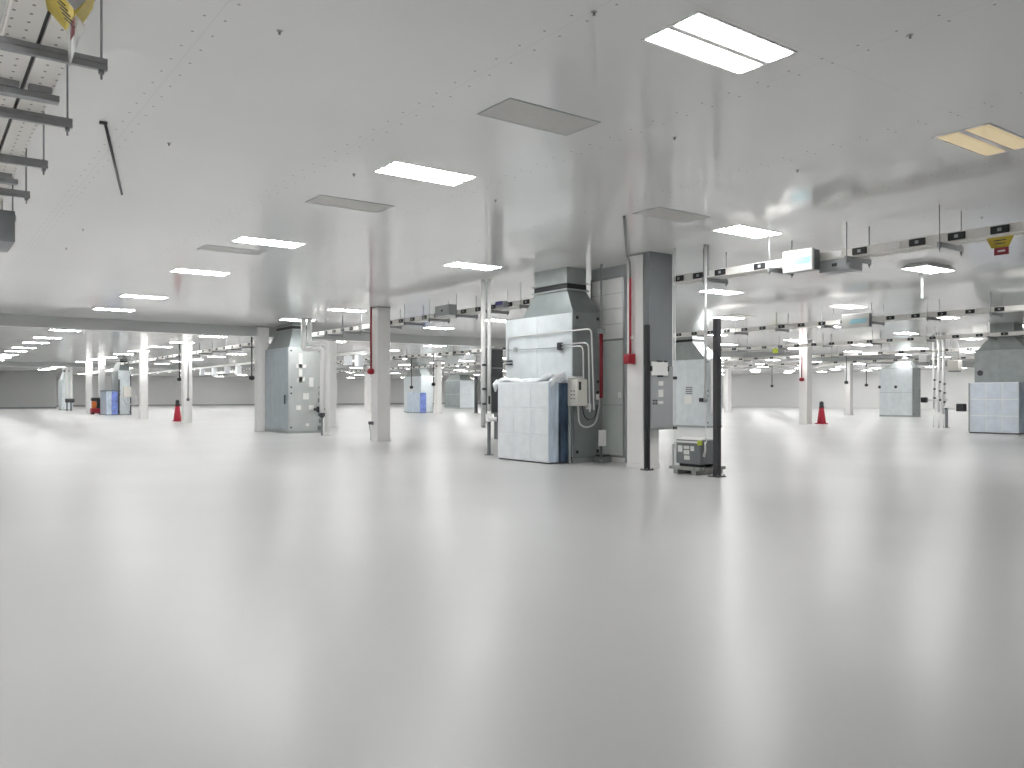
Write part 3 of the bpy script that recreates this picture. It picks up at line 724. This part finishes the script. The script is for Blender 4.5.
# ------------------------------------------------------------------ compressor on its skid
kx, ky = W(700, 16.55)
kxr, _ = ony(ky, 719.5); kyl, _ = onx(kx, 676)
t = Thing('compressor', 'small charcoal compressor with pale lid and stickers, beside the tall black post', 'compressor', (kx, ky, .16))
zc0, zc1 = .15, zz(16.55, 440.5)
t.part('housing', MB().box(kx, kxr, ky, kyl, zc0 + .06, zc1, bev=.015), 'greyp')
t.part('foot', MB().box(kx + .05, kx + .2, ky + .05, kyl - .05, zc0, zc0 + .06), 'black'); t.part('foot', MB().box(kxr - .2, kxr - .05, ky + .05, kyl - .05, zc0, zc0 + .06), 'black')
t.part('lid', MB().hexa([(kx - .03, ky + .06, zc1 - .06), (kx + .25, ky + .06, zc1), (kx + .25, kyl + .02, zc1), (kx - .03, kyl + .02, zc1 - .06), (kx - .03, ky + .06, zc1 - .035), (kx + .25, ky + .06, zc1 + .05), (kx + .25, kyl + .02, zc1 + .05), (kx - .03, kyl + .02, zc1 - .035)]), 'white')
wy = kyl - ky; hz = zc1 - zc0
m = MB()
for a, b, c, d in ((.72, .9, .50, .74), (.44, .66, .62, .74), (.44, .66, .42, .58), (.42, .64, .22, .38), (.24, .38, .56, .74)):
    m.box(kx - .012, kx, ky + a * wy - .0, ky + b * wy, zc0 + c * hz + .02, zc0 + d * hz + .02)
t.part('sticker', m, 'paper')
t.part('yellow_knob', MB().box(kx - .03, kx + .06, ky - .012, ky + .05, zc1 - .10, zc1 - .005, bev=.01), 'lime')
t.part('side_grille', MB().box(kx + .08, kxr - .06, ky - .012, ky, zc0 + .1, zc1 - .08), 'greyp')
t.part('sensor_cable', MB().tube([(kx + .12, ky - .03, zc1 - .03), (kx + .10, ky - .05, zc1 - .2), (kx + .06, ky - .04, zc1 - .33)], [.014, .022, .03], 8), 'conduit')
t.part('frame_leg', MB().box(kx - .05, kx - .02, kyl + .03, kyl + .06, zc0, zc1 - .1), 'conduit')
t = Thing('skid', 'grey timber skid under the small compressor', 'skid', (kx, ky, 0))
for yq in (ky + .02, kyl - .14): t.part('runner', MB().box(kx - .10, kxr + .12, yq, yq + .12, 0, .09), 'wood')
for k in range(4):
    xa = kx - .10 + (kxr - kx + .22 - .15) * k / 3; t.part('deck_board', MB().box(xa, xa + .15, ky - .06, kyl + .10, .09, .15 if k in (0, 3) else .14), 'wood')
xs_, ys_ = W(705.5, 17.1)
t = Thing('conduit_drop', 'thin bright zinc conduit dropping from the ceiling to the compressor', 'conduit', (xs_, ys_, 1))
t.part('pipe', MB().tube([(xs_, ys_, zz(17.1, 400)), (xs_, ys_, CEIL)], .030, 12), 'conduit')
t.part('backing_strut', MB().box(xs_ + .04, xs_ + .09, ys_ - .02, ys_ + .03, zz(17.1, 275), CEIL), 'steel')
t.part('whip', MB().tube(fillet([(xs_, ys_, zz(17.1, 400)), (xs_, ys_, 1.0), (kx + .16, ky - .03, zc1 - .05)], .12), .014, 8), 'conduit')
t.part('coupling', MB().lathe([(.042, zz(17.1, 402)), (.042, zz(17.1, 396))], xs_, ys_, 12), 'galv_mid')
xs2, ys2 = W(675, 17.5)
t = Thing('cable_drop', 'thin pale cable line dropping beside the grey electrical panel', 'cable', (xs2, ys2, .6))
t.part('cable', MB().tube(fillet([(xs2, ys2, CEIL), (xs2, ys2, .85), (kx - .03, kyl - .0, zc0 + .4)], .2), .011, 8), 'conduit')
for py in (378, 428): t.part('clip', MB().box(xs2 - .03, xs2 + .03, ys2 - .03, ys2 + .03, zz(17.5, py + 1.5), zz(17.5, py - 1.5)), 'black')

# ------------------------------------------------------------------ the air handler behind the compressor
hx_, hy_ = W(706, 41.0)
hyl, _ = onx(hx_, 671); hxr, _ = ony(hy_, 722)
h_ = zz(41, 359)
u = air_handler('pale air handler seen between the grey panel and the black post', hx_, hy_, hxr - hx_, hyl - hy_, h_, (hx_ + .05, hxr - .05, hy_ + .05, hyl - .05), (hx_ + .35, hxr + .0, hy_ + 1.2, hyl + .1), (.3, .22), side='galv', detail=1)
m = MB()
for a in range(4): m.box(hx_ - .03, hx_ - .016, hy_ + .38 + .5, hy_ + 1.3, 2.0 - .10 * a, 2.06 - .10 * a)
u.part('nameplate', m, 'greyp'); u.part('label_plate', MB().box(hx_ - .03, hx_ - .016, hy_ + .9, hy_ + 1.4, 1.2, 1.62), 'paper')
u.part('pipe_jacket', MB().tube([(hx_ + .25, hy_ - .2, .7), (hx_ + .25, hy_ - .2, 3.5)], .10, 12), 'pipe')
u.part('valve', MB().box(hx_ - .2, hx_ - .03, hy_ + .1, hy_ + .3, 1.3, 1.5, bev=.03), 'black')

# ------------------------------------------------------------------ the grey-blue air handler at left with white pipes
lx_, ly_ = W(288.5, 34.9)
lyl, _ = onx(lx_, 265.5); lxr, _ = ony(ly_, 322)
h_ = zz(34.9, 347)
u = air_handler('grey-blue air handler with bright white insulated pipes, left of the lone column', lx_, ly_, lxr - lx_, lyl - ly_, h_, (lx_ + .05, lxr - .2, ly_ + .05, lyl - .05),
                (lx_ + .4, lxr - .3, ly_ + .55, lyl - .3), (.3, .10), front='galv_blue', side='galv_pale', hoodm='galv_dark_and_shade')
zmid_ = h_ * .5
for a, b, c, d in ((.30, .40, 2.0, 3.3), (.22, .52, 2.65, 2.85), (.26, .48, 2.05, 2.3)):
    u.part('white_label', MB().box(lx_ + a * (lxr - lx_), lx_ + b * (lxr - lx_), ly_ - .03, ly_ - .016, c + .15, d + .12), 'paper')
for a, b, c, d in ((.42, .60, 1.45, 1.72), (.22, .36, 1.0, 1.2), (.60, .74, 1.0, 1.2), (.5, .6, .3, .42)):
    u.part('white_label', MB().box(lx_ + a * (lxr - lx_), lx_ + b * (lxr - lx_), ly_ - .03, ly_ - .016, c, d), 'paper')
u.part('door_handle', MB().box(lx_ - .05, lx_ - .016, ly_ + .28, ly_ + .42, 1.25, 1.65, bev=.01), 'char')
u.part('piping_stub', MB().tube([(lxr - .42, ly_ - .14, 1.02), (lxr + .15, ly_ - .14, 1.02)], .06, 10), 'char')
u.part('valve', MB().box(lxr - .30, lxr - .12, ly_ - .24, ly_ - .06, .90, 1.14, bev=.03), 'black')
m = MB()
for a in range(6): m.box(lxr - .20 + .05 * (a % 2), lxr - .08 + .05 * (a % 2), ly_ - .10, ly_ - .016, .12 + .30 * a, .30 + .30 * a)
u.part('control_stack', m, 'greyp')
u.part('gauge_box', MB().box(lxr - .62, lxr - .42, ly_ - .07, ly_ - .016, 2.0, 2.4), 'white')
for n, (px1, px2, pyj, nm) in enumerate(((303.5, 322, 349.5, 'left'), (309.5, 327.5, 343.5, 'right'))):
    Zp = 33.2
    p = lambda px, py: (*W(px, Zp), zz(Zp, py))
    x1, y1 = W(px1, Zp)
    t = Thing('insulated_pipe', f'bright white jogged insulated pipe by the grey-blue air handler, {nm} one', 'pipe', (x1, y1, CEIL), 'jogged white pipes')
    t.part('jacket', MB().tube(fillet([(x1, y1, CEIL - .004), p(px1, pyj), p(px2, pyj - 1), p(px2, 413 if n == 0 else 432)], .12, 4), .10, 12), 'pipe')
    x2, y2 = W(px2, Zp)
    t.part('collar', MB().lathe([(.13, CEIL - .04), (.13, CEIL - .002)], x1, y1, 14), 'white')
    if n == 0:
        t.part('valve', MB().lathe([(.05, zz(Zp, 413) - .2), (.12, zz(Zp, 413) - .12), (.12, zz(Zp, 413))], x2, y2, 12), 'char')
        t.part('stand', MB().tube([(x2, y2, 0), (x2, y2, zz(Zp, 413) - .18)], .04, 8), 'greyp')
    else: t.part('floor_collar', MB().lathe([(.14, 0), (.14, .03), (.09, .05), (.09, zz(Zp, 432) + .02)], x2, y2, 12), 'white')

# ------------------------------------------------------------------ right-hand wrapped unit (edge of frame)
rx, ry = AX + 25.05, AY + .02
ryl, _ = onx(rx, 974.5)
u = air_handler('large grey air handler at the right edge with a pale blue wrapped front', rx, ry, 1.3, ryl - ry, 3.62, (rx + .05, rx + 1.2, ry + .1, ryl - .1), (rx + .2, rx + 1.1, ry + .6, onx(rx + .2, 990)[0]), (.3, .42), front='galv_mid', side='galv_dark_and_shade')
u.part('gauge', MB().tube([(rx - .05, ryl - .25, zz(36.5, 373.5)), (rx + .0, ryl - .25, zz(36.5, 373.5))], .12, 12), 'char')
bx = rx - .82; byl, _ = onx(bx, 970)
t = Thing('wrapped_coil_crate', 'pale blue film-wrapped crate at the right edge of the picture', 'crate', (bx, ry, 0), 'film-wrapped crates')
Zb_ = depth(bx, byl); hh = zz(Zb_, 383)
t.part('core', MB().box(bx + .03, rx - .06, ry + .02, byl, .05, hh), 'wrapb')
for a in range(3):
    for b in range(3):
        y0 = ry + (byl - ry) * a / 3; y1 = ry + (byl - ry) * (a + 1) / 3; z0 = .06 + (hh - .06) * b / 3; z1 = .06 + (hh - .06) * (b + 1) / 3
        t.part('front_panel', MB().box(bx, bx + .03, y0 + .02, y1 - .02, z0 + .02, z1 - .02, bev=.012), 'wrapp')
m = MB()
for a in range(4): yq = ry + (byl - ry) * a / 3; m.box(bx + .010, bx + .03, max(ry, yq - .02), min(byl, yq + .02), .06, hh)
for b in range(4): zq = .06 + (hh - .06) * b / 3; m.box(bx + .012, bx + .03, ry, byl, zq - .02, zq + .02)
t.part('grid_frame', m, 'wrap')
t.part('bottom_seal', MB().box(bx - .02, rx - .06, ry, byl + .02, 0, .05), 'char')
t.part('edge_post', MB().box(bx - .03, bx + .03, byl, byl + .06, .05, hh), 'greyl')

# ------------------------------------------------------------------ pipes and things right of centre
for n, (px, Z, py) in enumerate(((933.5, 42, 409), (939, 41, 412), (943.5, 41.5, 414))):
    t, x, y = riser(px, Z, zz(Z, py), f'white pipe riser left of the right-edge crate, {ordn(n)} of three', .07 if n else .05)
    for k in range(3):
        zq = zz(Z, 380 + 9 * k + 2 * n); t.part('clamp', MB().box(x - .12, x + .02, y - .10, y - .055, zq - .04, zq + .04), 'char')
    if n == 2:
        z_ = zz(Z, 408.5)
        x2, y2 = W(962, Z - 1.5)
        t.part('branch', MB().tube([(x, y, z_ + .05), (x2, y2, z_)], .05, 10), 'pipe')
        t.part('valve', MB().box(x2 - .25, x2 + .12, y2 - .18, y2 + .18, z_ - .12, z_ + .26, bev=.04), 'black')
    t.part('stand', MB().tube([(x, y, 0), (x, y, zz(Z, py))], .03, 8), 'pipe')
xq, yq = W(946.5, 41.2)
t = Thing('floor_post', 'short thin dark post on the floor left of the right-edge crate', 'post', (xq, yq, 0))
t.part('post', MB().box(xq - .05, xq + .05, yq - .05, yq + .05, .02, .95), 'greyp'); t.part('foot_plate', MB().box(xq - .12, xq + .12, yq - .12, yq + .12, 0, .02), 'greyp'); t.part('cap', MB().box(xq - .07, xq + .07, yq - .07, yq + .07, .95, 1.0), 'char')
for n, (pa, pb, ya_, yb_, Z, lab) in enumerate(((947, 963, 360.5, 372, 46, 'cream box hung from the ceiling above the black valve'), (918.5, 930, 355, 363.5, 50, 'white box hung from the ceiling left of the pipe risers'))):
    x0, y0 = W(pa, Z); x1, y1 = W(pb, Z); xa = min(x0, x1); L = (pb - pa) * Z / F
    x = x0; y = y0
    t = Thing('hanging_unit', lab, 'hanging box', (x, y, zz(Z, yb_)), 'boxes hung from the ceiling')
    t.part('casing', MB().box(x, x + .5, y - L / C_ * .55, y, zz(Z, yb_ - 1.2), zz(Z, ya_), bev=.03), 'cream' if n == 0 else 'white')
    t.part('underside', MB().box(x + .05, x + .45, y - L / C_ * .5, y - .05, zz(Z, yb_ - .2), zz(Z, yb_ - 1.2)), 'greyp')
    for yy in (y - .1, y - L / C_ * .45): t.part('hanger_rod', MB().tube([(x + .25, yy, zz(Z, ya_)), (x + .25, yy, CEIL)], .015, 6), 'rod')
# far right air handler
fx, fy = W(912.5, 62)
fyl, _ = onx(fx, 879.5); fxr, _ = ony(fy, 920.5)
u = air_handler('distant pale grey air handler right of the right red cone', fx, fy, fxr - fx, fyl - fy, zz(62, 367.5), (fx + .1, fxr - .1, fy + .1, fyl - .3), (fx + .6, fxr - .1, fy + .8, fyl - 1.6), (.1, .0), front='galv', side='galv_mid')
u.part('porthole', MB().tube([(fx - .04, fy + 2.6, 2.3), (fx - .016, fy + 2.6, 2.3)], .12, 10), 'char'); u.part('porthole', MB().tube([(fx - .04, fy + 1.3, 2.3), (fx - .016, fy + 1.3, 2.3)], .12, 10), 'char')
u.part('valve', MB().box(fxr + .0, fxr + .35, fy - .4, fy, 1.1, 1.5, bev=.05), 'black'); u.part('branch_pipe', MB().tube([(fxr + .3, fy - .2, 1.3), (fxr + 2.0, fy - 1.0, 1.3)], .07, 8), 'pipe')
# far centre units
gx_, gy_ = W(421, 78); gyl, _ = onx(gx_, 404)
u = air_handler('distant pale unit behind the small blue crate, left of centre', gx_, gy_, 1.3, gyl - gy_, 3.5, (gx_ + .1, gx_ + 1.2, gy_ + .1, gyl - .1), (gx_ + .2, gx_ + 1.1, gy_ + .8, gyl - .8), (.3, .25), front='galv', side='galv', detail=0)
x_, y_ = W(419.5, 76.5); yl_, _ = onx(x_, 407)
t = Thing('wrapped_coil_crate', 'small distant pale blue crate standing left of centre, right of the lone column', 'crate', (x_, y_, 0), 'film-wrapped crates')
t.part('core', MB().box(x_, x_ + .7, y_, yl_, .05, 1.95, bev=.03), 'wrapb'); t.part('blue_end', MB().box(x_ + .05, x_ + .7, y_ - .05, y_, .06, 1.9), 'wrapblue'); t.part('bottom_seal', MB().box(x_ - .02, x_ + .7, y_, yl_, 0, .05), 'char')
gx_, gy_ = W(460, 104); gyl, _ = onx(gx_, 444.5)
u = air_handler('far dark grey unit right of the distant centre column', gx_, gy_, 2.2, gyl - gy_, 3.6, (gx_ + .1, gx_ + 2, gy_ + .1, gyl - .1), (gx_ + .4, gx_ + 1.8, gy_ + .8, gyl - .8), (.3, .25), front='galv_dark_and_shade', side='galv', detail=0)

# ------------------------------------------------------------------ far left: wrapped blue crate, unit, red machine, white unit
gx_, gy_ = W(118.5, 69); gyl, _ = onx(gx_, 111.5); gxr, _ = ony(gy_, 131)
u = air_handler('distant air handler behind the blue wrapped crate at far left', gx_, gy_, gxr - gx_, gyl - gy_, 3.75, (gx_ + .05, gxr - .05, gy_ + .05, gyl - .05), (gx_ + .2, gxr - .2, gy_ + .4, gyl - .6), (.3, .15), front='galv_dark_and_shade', side='galv', hoodm='galv_dark_and_shade', detail=1)
u.part('control_box', MB().box(gx_ + .35, gx_ + .95, gy_ - .25, gy_ - .016, 1.5, 2.4), 'cream')
u.part('cable_loop', MB().tube(fillet([(gx_ + .4, gy_ - .2, 1.5), (gx_ + .5, gy_ - .2, .9), (gx_ + 1.2, gy_ - .2, .9), (gx_ + 1.3, gy_ - .2, 1.6)], .3), .05, 8), 'conduit')
u.part('riser_pipe', MB().tube([(gx_ + .02, gy_ - .15, .05), (gx_ + .02, gy_ - .15, 3.0)], .05, 8), 'char'); u.part('riser_pipe', MB().tube([(gxr - .05, gy_ - .15, .05), (gxr - .05, gy_ - .15, 3.4)], .05, 8), 'char')
x0 = gx_ - .95
t = Thing('wrapped_coil_crate', 'saturated blue film-wrapped crate at far left beside the white columns', 'crate', (x0, gy_, 0), 'film-wrapped crates')
t.part('core', MB().box(x0, gx_ - .08, gy_ - .02, gyl - .3, .04, 2.0, bev=.03), 'wrapb'); t.part('blue_side', MB().box(x0 + .42, gx_ - .06, gy_ - .06, gy_ - .02, .05, 1.98), 'wrapblue'); t.part('bottom_seal', MB().box(x0 - .02, gx_ - .08, gy_, gyl - .3, 0, .04), 'char')
t.part('top_strip', MB().box(x0, gx_ - .08, gy_, gyl - .35, 2.0, 2.06), 'wrapn')
mx, my = W(96, 71)
t = Thing('floor_machine', 'small red, orange and black machine on the floor at far left between columns', 'machine', (mx, my, 0))
t.part('base', MB().box(mx - .42, mx + .42, my - .35, my + .35, .10, .55, bev=.06), 'red')
t.part('tank', MB().box(mx - .32, mx + .02, my - .30, my + .30, .55, 1.15, bev=.08), 'orange'); t.part('motor', MB().box(mx + .02, mx + .40, my - .30, my + .30, .55, 1.35, bev=.06), 'black')
t.part('hood', MB().box(mx - .38, mx + .36, my - .28, my + .28, 1.15, 1.45, bev=.08), 'char'); t.part('handle', MB().tube(fillet([(mx + .4, my - .25, 1.2), (mx + .55, my - .25, 1.7), (mx + .55, my + .25, 1.7), (mx + .4, my + .25, 1.2)], .1), .035, 8), 'black')
for a in (-1, 1):
    for b in (-1, 1): t.part('wheel', MB().tube([(mx + a * .28, my + b * .30, .11), (mx + a * .28, my + b * .38, .11)], .11, 12), 'black')
gx_, gy_ = W(62, 92); gxr, _ = ony(gy_, 73)
u = air_handler('far white-fronted unit with double white pipes at the far left wall', gx_, gy_, gxr - gx_, 2.7, 3.4, (gx_ + .1, gxr - .1, gy_ + .1, gy_ + 2.6), (gx_ + .3, gxr - .3, gy_ + .6, gy_ + 2), (.3, .25), front='galv', side='galv', hoodm='galv', detail=1)
for n, px in enumerate((67, 71)):
    x, y = W(px, 88); t = Thing('pipe_riser', f'far white double pipe in front of the far left unit, {("left", "right")[n]} pipe', 'pipe', (x, y, 0), 'white pipe risers')
    t.part('jacket', MB().tube([(x, y, .9), (x, y, CEIL)], .14, 12), 'pipe'); t.part('stand', MB().tube([(x, y, 0), (x, y, .9)], .06, 8), 'char'); t.part('valve', MB().box(x - .2, x + .3, y - .3, y - .05, .9, 1.3, bev=.04), 'char')

# ------------------------------------------------------------------ cones
def cone(px, py, h, label):
    x, y = fl(px, py)
    t = Thing('traffic_cone', label, 'traffic cone', (x, y, 0), 'red traffic cones')
    t.part('base', MB().frustum((x - .27, x + .27, y - .27, y + .27), 0, (x - .24, x + .24, y - .24, y + .24), .06), 'cone')
    t.part('body', MB().lathe([(.25, .06), (.24, .10), (.13, h * .72)], x, y, 24), 'cone')
    t.part('cap', MB().lathe([(.13, h * .72), (.135, h * .74), (.115, h * .84), (.12, h * .92), (.08, h * .985), (.02, h)], x, y, 18), 'char', 'black top')
    t.part('ring', MB().lathe([(.15, h * .69), (.15, h * .725)], x, y, 18), 'pipe_red')
cone(821.5, 424, 1.30, 'red cone with black top on the right, beside a white column')
cone(177.5, 421.3, 1.36, 'red cone with black top on the left, in front of a white column')

# ------------------------------------------------------------------ cord drops
def drop(x, y, z0, z1, label, c='char', box='black', r=.018, s=.09):
    t = Thing('cord_drop', label, 'cord', (x, y, z0), 'hanging cord drops')
    t.part('cord', MB().tube([(x, y, z0), (x, y, z1)], r, 8), c)
    t.part('plug', MB().lathe([(.3 * s, z0 - .19), (s, z0 - .15), (s, z0 - .03), (.5 * s, z0 + .02)], x, y, 12), box)
    if z1 < CEIL - .3: t.part('clip', MB().box(x - .04, x + .04, y - .04, y + .04, z1, ZB0 + .0), 'steel')
    return t
for px, bx_, py, lab in ((846.3, 47.6, 381, 'black cord hanging from a far busway right of the right red cone, left one'), (866.4, 58.1, 384, 'black cord hanging from a far busway right of the right red cone, right one'),
                        (772, 58.1, 385, 'thin cord hanging from a far busway left of the right-hand column'), (433.5, 26.5, 383, 'dark cord hanging beside the distant centre column'), (411.5, 26.5, 386, 'thin cord hanging above the small distant crate')):
    y, Z = onx(bx_, px); drop(bx_, y, zz(Z, py), ZB0 - .09, lab, r=.03 if Z > 40 else .02, s=.12)
y, Z = onx(CX2 - .05, 371.3); drop(CX2 - .06, y, zz(Z, 369), CEIL, 'red conduit with red box on the lone left-centre column', 'pipe_red', 'red', .038, .13)
x_, y_ = W(258.3, 37.1); yq, Z = onx(x_ - .07, 251.8); drop(x_ - .07, yq, zz(Z, 376), CEIL, 'black conduit with black box on the column left of the grey-blue unit', 'char', 'black', .035, .13)
x_, y_ = W(807, 46.4); yq, Z = onx(x_ - .06, 801.7); drop(x_ - .06, yq, zz(Z, 378), CEIL, 'red conduit on the column beside the right red cone', 'pipe_red', 'pipe_red', .024, .14)
x_, y_ = 13.2, onx(13.2, 183.5)[0]; yq, Z = onx(x_ - .07, 179.5); drop(x_ - .07, yq, zz(Z, 378), CEIL, 'black conduit on the column above the left red cone', 'char', 'black', .04, .14)
x_ = 13.45; y_ = onx(13.2, 183.5)[0] - .06; drop(x_, y_, zz(depth(x_, y_), 398), CEIL, 'thin grey conduit at the right of the column behind the left red cone', 'greyp', 'greyp', .025, .09)
yo, Z = onx(CX2 - .03, 371.2)
t = Thing('wall_outlet', 'small dark twin outlet with cord low on the lone left-centre column', 'outlet', (CX2 - .03, yo, .5))
zo = zz(Z, 423)
t.part('box', MB().box(CX2 - .07, CX2, yo - .14, yo + .14, zo - .06, zo + .06, bev=.01), 'greyp')
for a in (-1, 1): t.part('socket', MB().box(CX2 - .085, CX2 - .07, yo + a * .07 - .04, yo + a * .07 + .04, zo - .04, zo + .04), 'black')
t.part('cord', MB().tube(fillet([(CX2 - .05, yo + .08, zo - .06), (CX2 - .05, yo + .08, zo - .2), (CX2 - .05, yo, zo - .3), (CX2 - .05, yo, .02)], .08), .012, 8), 'greyp')
xw, yw = W(922, 20.8)
t = Thing('drop_pipe', 'short white pipe dropping from the ceiling behind the hanging light at right', 'pipe', (xw, yw, CEIL))
t.part('pipe', MB().tube([(xw, yw, zz(20.8, 298)), (xw, yw, CEIL + .003)], .035, 12), 'white'); t.part('collar', MB().lathe([(.07, CEIL - .02), (.07, CEIL)], xw, yw, 12), 'white'); t.part('end_cap', MB().lathe([(.03, zz(20.8, 299)), (.042, zz(20.8, 298)), (.042, zz(20.8, 297))], xw, yw, 12), 'galv_mid')

# ------------------------------------------------------------------ world, camera, view
w = bpy.data.worlds.new('world'); bpy.context.scene.world = w; w.use_nodes = True
w.node_tree.nodes['Background'].inputs[0].default_value = (.8, .85, .9, 1); w.node_tree.nodes['Background'].inputs[1].default_value = .05
cd = bpy.data.cameras.new('camera'); cam = bpy.data.objects.new('camera', cd); C.objects.link(cam)
cam.location = (0, 0, EYE); cam.rotation_euler = (math.pi / 2, 0, -math.atan2(S_, C_))
cd.sensor_width = 36; cd.lens = 36 * F / 1024; cd.shift_y = (HOR - 384) / 1024; cd.clip_end = 400; cd.clip_start = .05
sc = bpy.context.scene; sc.camera = cam
sc.view_settings.view_transform = 'Standard'; sc.view_settings.look = 'None'; sc.view_settings.gamma = 1; sc.view_settings.use_curve_mapping = False
sc.view_settings.exposure = 0.08
sc.cycles.max_bounces = 8; sc.cycles.diffuse_bounces = 5; sc.cycles.glossy_bounces = 5
sc.cycles.use_denoising = True
print('LIGHTS', NL)
